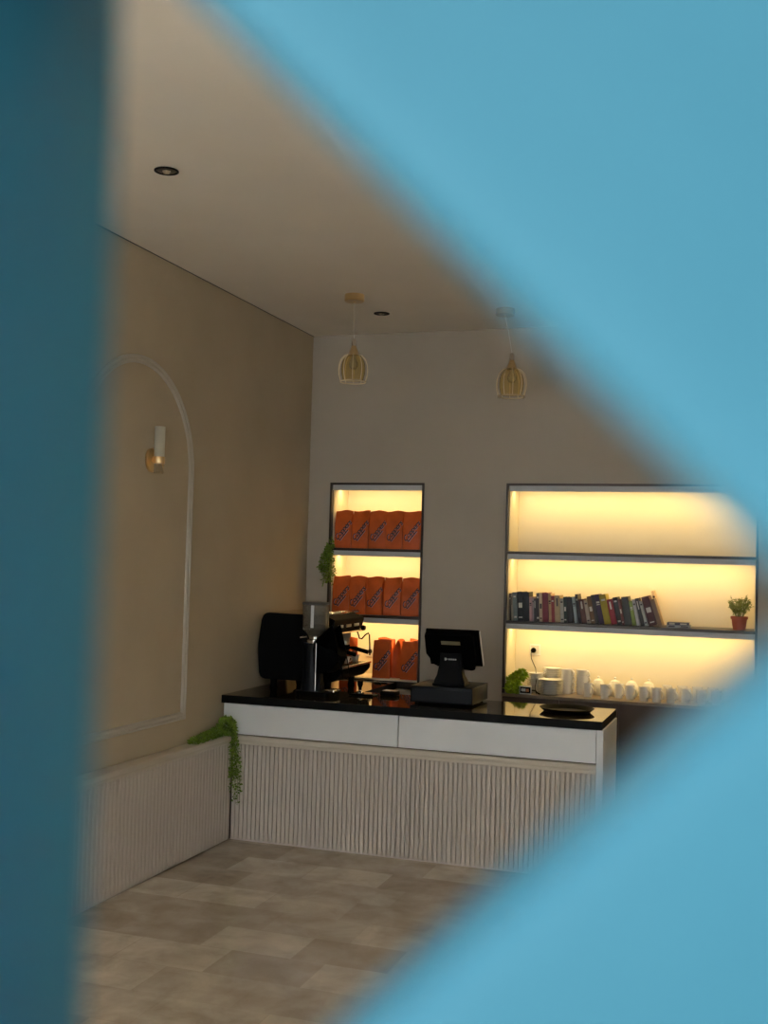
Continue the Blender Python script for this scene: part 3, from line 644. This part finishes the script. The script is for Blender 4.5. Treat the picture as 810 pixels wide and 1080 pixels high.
# stacked cups
def cup_bm(r, h, hr=.018, side=1):
    b = nb(); lathe(b, [(0, .003), (r*.78, 0), (r*.84, .003), (r*.95, h*.4), (r, h), (r-.003, h), (r*.9, h*.4), (r*.78, .007), (0, .007)], seg=36)
    return b
def handle_bm(r, h, hh, hr=.0055, out=.030):
    b = nb(); pts = []
    for k in range(11):
        a = PI/2 - PI*k/10; pts.append((r*.955+math.cos(a)*out, 0, h*.52+math.sin(a)*hh))
    pts = [(r*.93, 0, h*.52+hh)] + pts + [(r*.90, 0, h*.52-hh)]
    tube(b, pts, hr, 8); return b
def make_cup(name, label, cat, r, h, hh, out):
    o = thing(name, label, cat); obj('cup_body', cup_bm(r, h), MT['porcelain'], o, smooth=True); obj('handle', handle_bm(r, h, hh, out=out), MT['porcelain'], o, smooth=True); return o
cp = make_cup('stacking_cup', 'x', 'cup', .047, .055, .016, .018); first = [True]
nth = ['lowest', 'second', 'third', 'topmost']
for sx, sy, lab in ((-1.375, 8.34, 'left stack of cups, beside the plates'), (-1.262, 8.35, 'right stack of cups, beside the mugs')):
    for k in range(4):
        l_ = '%s white cup of the %s' % (nth[k], lab) if k in (0, 3) else '%s white cup up in the %s' % (nth[k], lab)
        if first[0]: o = cp; first[0] = False; o.location = (sx, sy, ZK); o.rotation_euler.z = R(-20)
        else: o = dup(cp, (sx, sy, ZK+k*.042), R(-20+random.uniform(-8, 8)))
        o['label'] = l_; o['group'] = 'stacked cups beside the plates'
mg = make_cup('mug', 'x', 'mug', .036, .100, .030, .028); mg['group'] = 'row of white mugs'
ml = [(-1.205, 8.235, -25), (-1.075, 8.19, -12), (-.990, 8.29, -20), (-.905, 8.235, -15), (-.805, 8.20, -18), (-.715, 8.185, -10), (-.618, 8.20, -20), (-.522, 8.255, -25), (-.415, 8.235, -15), (-.315, 8.24, -20)]
names = ['first', 'second', 'third', 'fourth', 'fifth', 'sixth', 'seventh', 'eighth', 'ninth', 'tenth']
for k, (x_, y_, a_) in enumerate(ml):
    o = mg if k == 0 else dup(mg, (x_, y_, ZK), R(a_))
    o.location = (x_, y_, ZK); o.rotation_euler.z = R(a_*.5-34)
    o['label'] = 'white mug, %s from the left in the front row on the back cabinet' % names[k]; o['group'] = 'front row of white mugs'
# teapots with knobbed lids behind
tp = thing('teapot', 'x', 'teapot'); b = nb(); lathe(b, [(0, .002), (.032, 0), (.046, .02), (.053, .05), (.046, .085), (.036, .098), (0, .098)], seg=36); obj('pot_body', b, MT['porcelain'], tp, smooth=True)
b = nb(); lathe(b, [(.038, .097), (.034, .108), (.018, .118), (.006, .120), (.005, .125), (.010, .132), (.006, .139), (0, .140)], seg=28); obj('lid', b, MT['porcelain'], tp, smooth=True)
b = nb(); tube(b, [(-.045, 0, .03), (-.068, 0, .05), (-.078, 0, .085)], lambda t: .012-.006*t); obj('spout', b, MT['porcelain'], tp, smooth=True)
b = nb(); tube(b, [(.045, 0, .085), (.07, 0, .085), (.078, 0, .06), (.068, 0, .038), (.048, 0, .03)], .005); obj('handle', b, MT['porcelain'], tp, smooth=True)
for k, x_ in enumerate((-1.15, -1.03, -.91, -.79)):
    o = tp if k == 0 else dup(tp, (x_, 8.40, ZK))
    o.location = (x_, 8.385, ZK); o.rotation_euler.z = R(70)
    o['label'] = 'white lidded teapot, %s from the left behind the mugs' % names[k]; o['group'] = 'lidded teapots behind the mugs'
for k in range(6):
    x_ = -.66+k*.105
    o = dup(mg, (x_, 8.39, ZK), R(-35)); o['label'] = 'white mug, %s from the left in the back row, right of the teapots' % names[k]; o['group'] = 'back row of white mugs'
# wall socket, plug, cable, small boxed device
ws_ = thing('wall_socket', 'cream wall socket on the lit back panel above the plates', 'socket', (-1.642, 8.476, 1.206))
b = nb(); box(b, (-.042, -.008, -.042), (.042, .001, .042), .003); obj('face_plate', b, MT['porcelain'], ws_, smooth=True)
b = nb(); box(b, (-.030, -.0095, -.030), (.030, -.008, .030), .001); obj('insert', b, MT['label'], ws_)
pg = thing('power_plug', 'black plug with a thin cable in the cream wall socket', 'plug', (-1.652, 8.466, 1.200))
b = nb(); lathe(b, [(0, 0), (.020, 0), (.018, .022), (.010, .030), (0, .030)], (0, 0, 0), 20, RX(PI/2)); obj('plug_body', b, MT['black'], pg, smooth=True)
b = nb(); tube(b, [(0, -.028, -.002), (-.012, -.034, -.02), (-.008, -.04, -.06), (.030, -.06, -.13), (.066, -.20, -.20), (.062, -.235, -.25), (.085, -.30, -.290)], .0028, 6); obj('cable', b, MT['black'], pg, smooth=True)
dv = thing('tabletop_device', 'small white-framed device with dark front beside the lime plant', 'device', (-1.640, 8.140, ZK), R(4))
b = nb(); box(b, (-.044, -.022, 0), (.044, .03, .062), .005); obj('case', b, MT['porcelain'], dv, smooth=True)
b = nb(); box(b, (-.038, -.0235, .010), (.038, -.022, .054)); f = obj('front_panel', b, MT['black'], dv)
b = nb(); box(b, (-.030, -.0245, .022), (.002, -.0234, .044)); obj('white_sticker', b, MT['label'], f); b = nb(); box(b, (.005, -.0245, .020), (.026, -.0234, .042)); obj('amber_sticker', b, MT['screen_orange'], f)
b = nb(); tube(b, [(.044, 0, .03), (.07, 0, .03), (.085, .01, .012), (.10, .02, .005)], .005, 8); obj('cable', b, MT['black'], dv, smooth=True)
bs_ = thing('wall_socket', 'cream double wall socket low on the narrow unit back panel', 'socket', (-2.925, 8.476, 1.125))
b = nb(); box(b, (-.075, -.008, -.042), (.075, .001, .042), .003); obj('face_plate', b, MT['porcelain'], bs_, smooth=True)
b = nb()
for sx in (-.036, .036): lathe(b, [(0, 0), (.018, 0), (.018, .002), (0, .002)], (0, 0, 0), 20, T(sx, -.008, 0) @ RX(PI/2))
obj('socket_hole', b, MT['darkgrey'], bs_)

# ------------------------------------------------------------------ ceiling fittings
def pendant(x, y, zneck, zbot, Ro, dx, label):
    o = thing('pendant_lamp', label, 'pendant lamp', (x, y, ZC), group=None)
    b = nb(); lathe(b, [(0, 0), (.064, 0), (.066, -.006), (.066, -.040), (.060, -.046), (.008, -.047), (.006, -.054), (0, -.054)], seg=40); obj('canopy', b, MT['gold'], o, smooth=True)
    top = zneck - ZC
    b = nb(); tube(b, [(0, 0, -.05), (dx*.5, 0, top/2), (dx, 0, top+.01)], .0022, 6); obj('cord', b, MT['label'], o, smooth=True)
    b = nb(); lathe(b, [(0, 0), (.013, 0), (.015, -.004), (.015, -.045), (0, -.045)], (dx, 0, top+.01), 24); obj('lamp_holder', b, MT['chrome'], o, smooth=True)
    b = nb(); lathe(b, [(0, -.03), (.014, -.032), (.020, -.05), (.038, -.095), (.040, -.098), (0, -.098)], (dx, 0, top), 32); obj('cone', b, MT['gold'], o, smooth=True)
    zb_ = zbot - ZC; H = (top-.09) - zb_
    pr = [(.30, 1.0), (.60, .94), (.84, .80), (.96, .62), (1.0, .43), (.97, .24), (.88, .07), (.84, 0)]
    s = .80; ps_ = [(r_*Ro*s, zb_+.012+z_*(H-.012)) for r_, z_ in pr]
    b = nb(); lathe(b, ps_ + [(a-.0025, c) for a, c in ps_[::-1]], (dx, 0, 0), 44, close=True); obj('amber_shade', b, MT['amber'], o, smooth=True)
    b = nb()
    for k in range(10):
        a = 2*PI*k/10; tube(b, [(dx+math.cos(a)*r_*Ro, math.sin(a)*r_*Ro, zb_+z_*H) for r_, z_ in pr], .0024, 6)
    for rr, zz in ((.84*Ro, zb_), (.30*Ro, zb_+H)):
        tube(b, [(dx+rr*math.cos(2*PI*k/40), rr*math.sin(2*PI*k/40), zz) for k in range(40)], .0042, 6, closed=True)
    obj('wire_cage', b, MT['pale_gold'], o, smooth=True)
    b = nb(); lathe(b, [(0, -.098), (.014, -.098), (.014, -.115), (.028, -.145), (.030, -.165), (.020, -.185), (0, -.19)], (dx, 0, top), 28); obj('bulb', b, MT['bulb'], o, smooth=True)
    return o
pendant(-2.586, 6.888, 3.285, 3.012, .100, .006, 'gold pendant lamp with amber glass, left one above the espresso machine')
pendant(-1.709, 7.496, 3.270, 2.985, .105, .054, 'gold pendant lamp with amber glass, right one partly veiled by blue lattice')
dl = thing('recessed_downlight', 'recessed black downlight in the ceiling near the left blue bar', 'downlight', (-2.599, 4.448, ZC), group=None)
b = nb(); lathe(b, [(0, -.0035), (.040, -.0035), (.050, -.001), (.052, 0)], seg=40); obj('reflector', b, mat('dark_mirror_reflector', (.012, .012, .014), .2, spec=.6), dl, smooth=True)
b = nb(); lathe(b, [(.056, 0), (.056, -.004), (.048, -.005), (.046, 0)], seg=40); obj('rim', b, MT['black'], dl, smooth=True)
b = nb(); lathe(b, [(0, -.012), (.012, -.012), (.020, -.003), (0, -.003)], (0, 0, 0), 24); obj('lens', b, MT['chrome'], dl, smooth=True)
# the ceiling slab is solid: set the fitting flush just under it
for c in kids(dl): c.location.z = -.0005
dup(dl, (-2.589, 7.451, ZC), 0, 'recessed black downlight in the ceiling beside the left pendant lamp')

# ------------------------------------------------------------------ wall sconce in the arch
s = thing('wall_sconce', 'gold wall sconce with frosted glass tube inside the arch moulding', 'wall lamp', (XL, 5.742, 2.392))
b = nb(); lathe(b, [(0, 0), (.072, 0), (.072, .008), (.066, .013), (0, .014)], (0, 0, 0), 44, RY(PI/2)); obj('back_plate', b, MT['gold'], s, smooth=True)
b = nb(); lathe(b, [(0, .012), (.020, .012), (.018, .04), (0, .04)], (0, 0, 0), 24, RY(PI/2)); obj('arm', b, MT['gold'], s, smooth=True)
b = nb(); lathe(b, [(0, -.020), (.033, -.020), (.034, -.016), (.034, .016), (.033, .020), (0, .020)], (.050, 0, 0), 36); obj('ring', b, MT['gold'], s, smooth=True)
b = nb(); lathe(b, [(.028, .018), (.030, .018), (.030, .195), (.028, .195)], (.050, 0, 0), 36, close=True); obj('frosted_tube', b, MT['frost'], s, smooth=True)
b = nb(); lathe(b, [(.026, -.018), (.028, -.018), (.028, -.075), (0, -.077), (0, -.072), (.026, -.070)], (.050, 0, 0), 36); obj('clear_cup', b, MT['clear'], s, smooth=True)

# ------------------------------------------------------------------ blue lattice screen the photograph looks through
def lattice():
    S, W = .240, .050; yb_, yf_ = .090, .054
    xc0, zc0 = .0382, 1.848                     # centre of the X just right of the viewing hole
    o = thing('lattice_screen', 'large blue-painted lattice screen of squares crossed by diagonals, standing closest to the viewer', 'screen', (xc0, .08, 0))
    b = nb(); base = {}
    prof = [(0.0, 0.0), (.35, .0004), (.62, .0012), (.84, .0025), (.94, .0036), (.985, .0046), (1.0, .0062)]   # across half a bar: fraction, drop from the front
    c8 = 1/math.tan(R(22.5))
    t = bmesh.new()
    def vert(x, y, z): return t.verts.new((x, y, z))
    for k in range(4):
        ca, sa = math.cos(k*PI/2), math.sin(k*PI/2)
        def tri(off):                            # left triangle inset by off: apex at centre side, base on left
            h = S/2; ax = -off*math.sqrt(2); bx = -h+off; hz = -(bx-ax)   # half height at base
            return [(ax, 0), (bx, hz), (bx, -hz)]
        rings = []
        for f_, d_ in prof: rings.append([(p, yf_+d_) for p in tri(f_*W/2)])
        rings.append([(p, yb_-.002) for p in tri(W/2)]); rings.append([(p, yb_) for p in tri(W/2-.002)]); rings.append([(p, yb_) for p in tri(0)])
        V = [[vert(p[0]*ca - p[1]*sa, y, p[0]*sa + p[1]*ca) for p, y in rg] for rg in rings]
        for A, B in zip(V, V[1:]):
            for j in range(3): t.faces.new((A[j], A[(j+1) % 3], B[(j+1) % 3], B[j]))
    cell = bpy.data.meshes.new('cell'); t.to_mesh(cell); t.free()
    nx0, nx1, nz0, nz1 = -5, 5, -7, 5
    for i in range(nx0, nx1+1):
        for j in range(nz0, nz1+1):
            t = bmesh.new(); t.from_mesh(cell); t.transform(T(xc0+i*S, 0, zc0+j*S)); merge(b, t)
    bpy.data.meshes.remove(cell)
    bmesh.ops.remove_doubles(b, verts=b.verts, dist=1e-5)
    P(o, 'lattice', b, MT['blue'], smooth=True, angle=40)
    x0, x1 = xc0+(nx0-.5)*S, xc0+(nx1+.5)*S; z0, z1 = zc0+(nz0-.5)*S, zc0+(nz1+.5)*S
    for a in (x0-.05, x1):
        b = nb(); box(b, (a, .054, 0), (a+.05, .10, z1+.05), .004); P(o, 'post', b, MT['blue'], smooth=True)
    b = nb(); box(b, (x0, .06, z1), (x1, .10, z1+.05), .004); P(o, 'top_rail', b, MT['blue'], smooth=True)
    b = nb(); box(b, (x0, .06, 0), (x1, .10, z0), .004); P(o, 'bottom_rail', b, MT['blue'], smooth=True)
lattice()
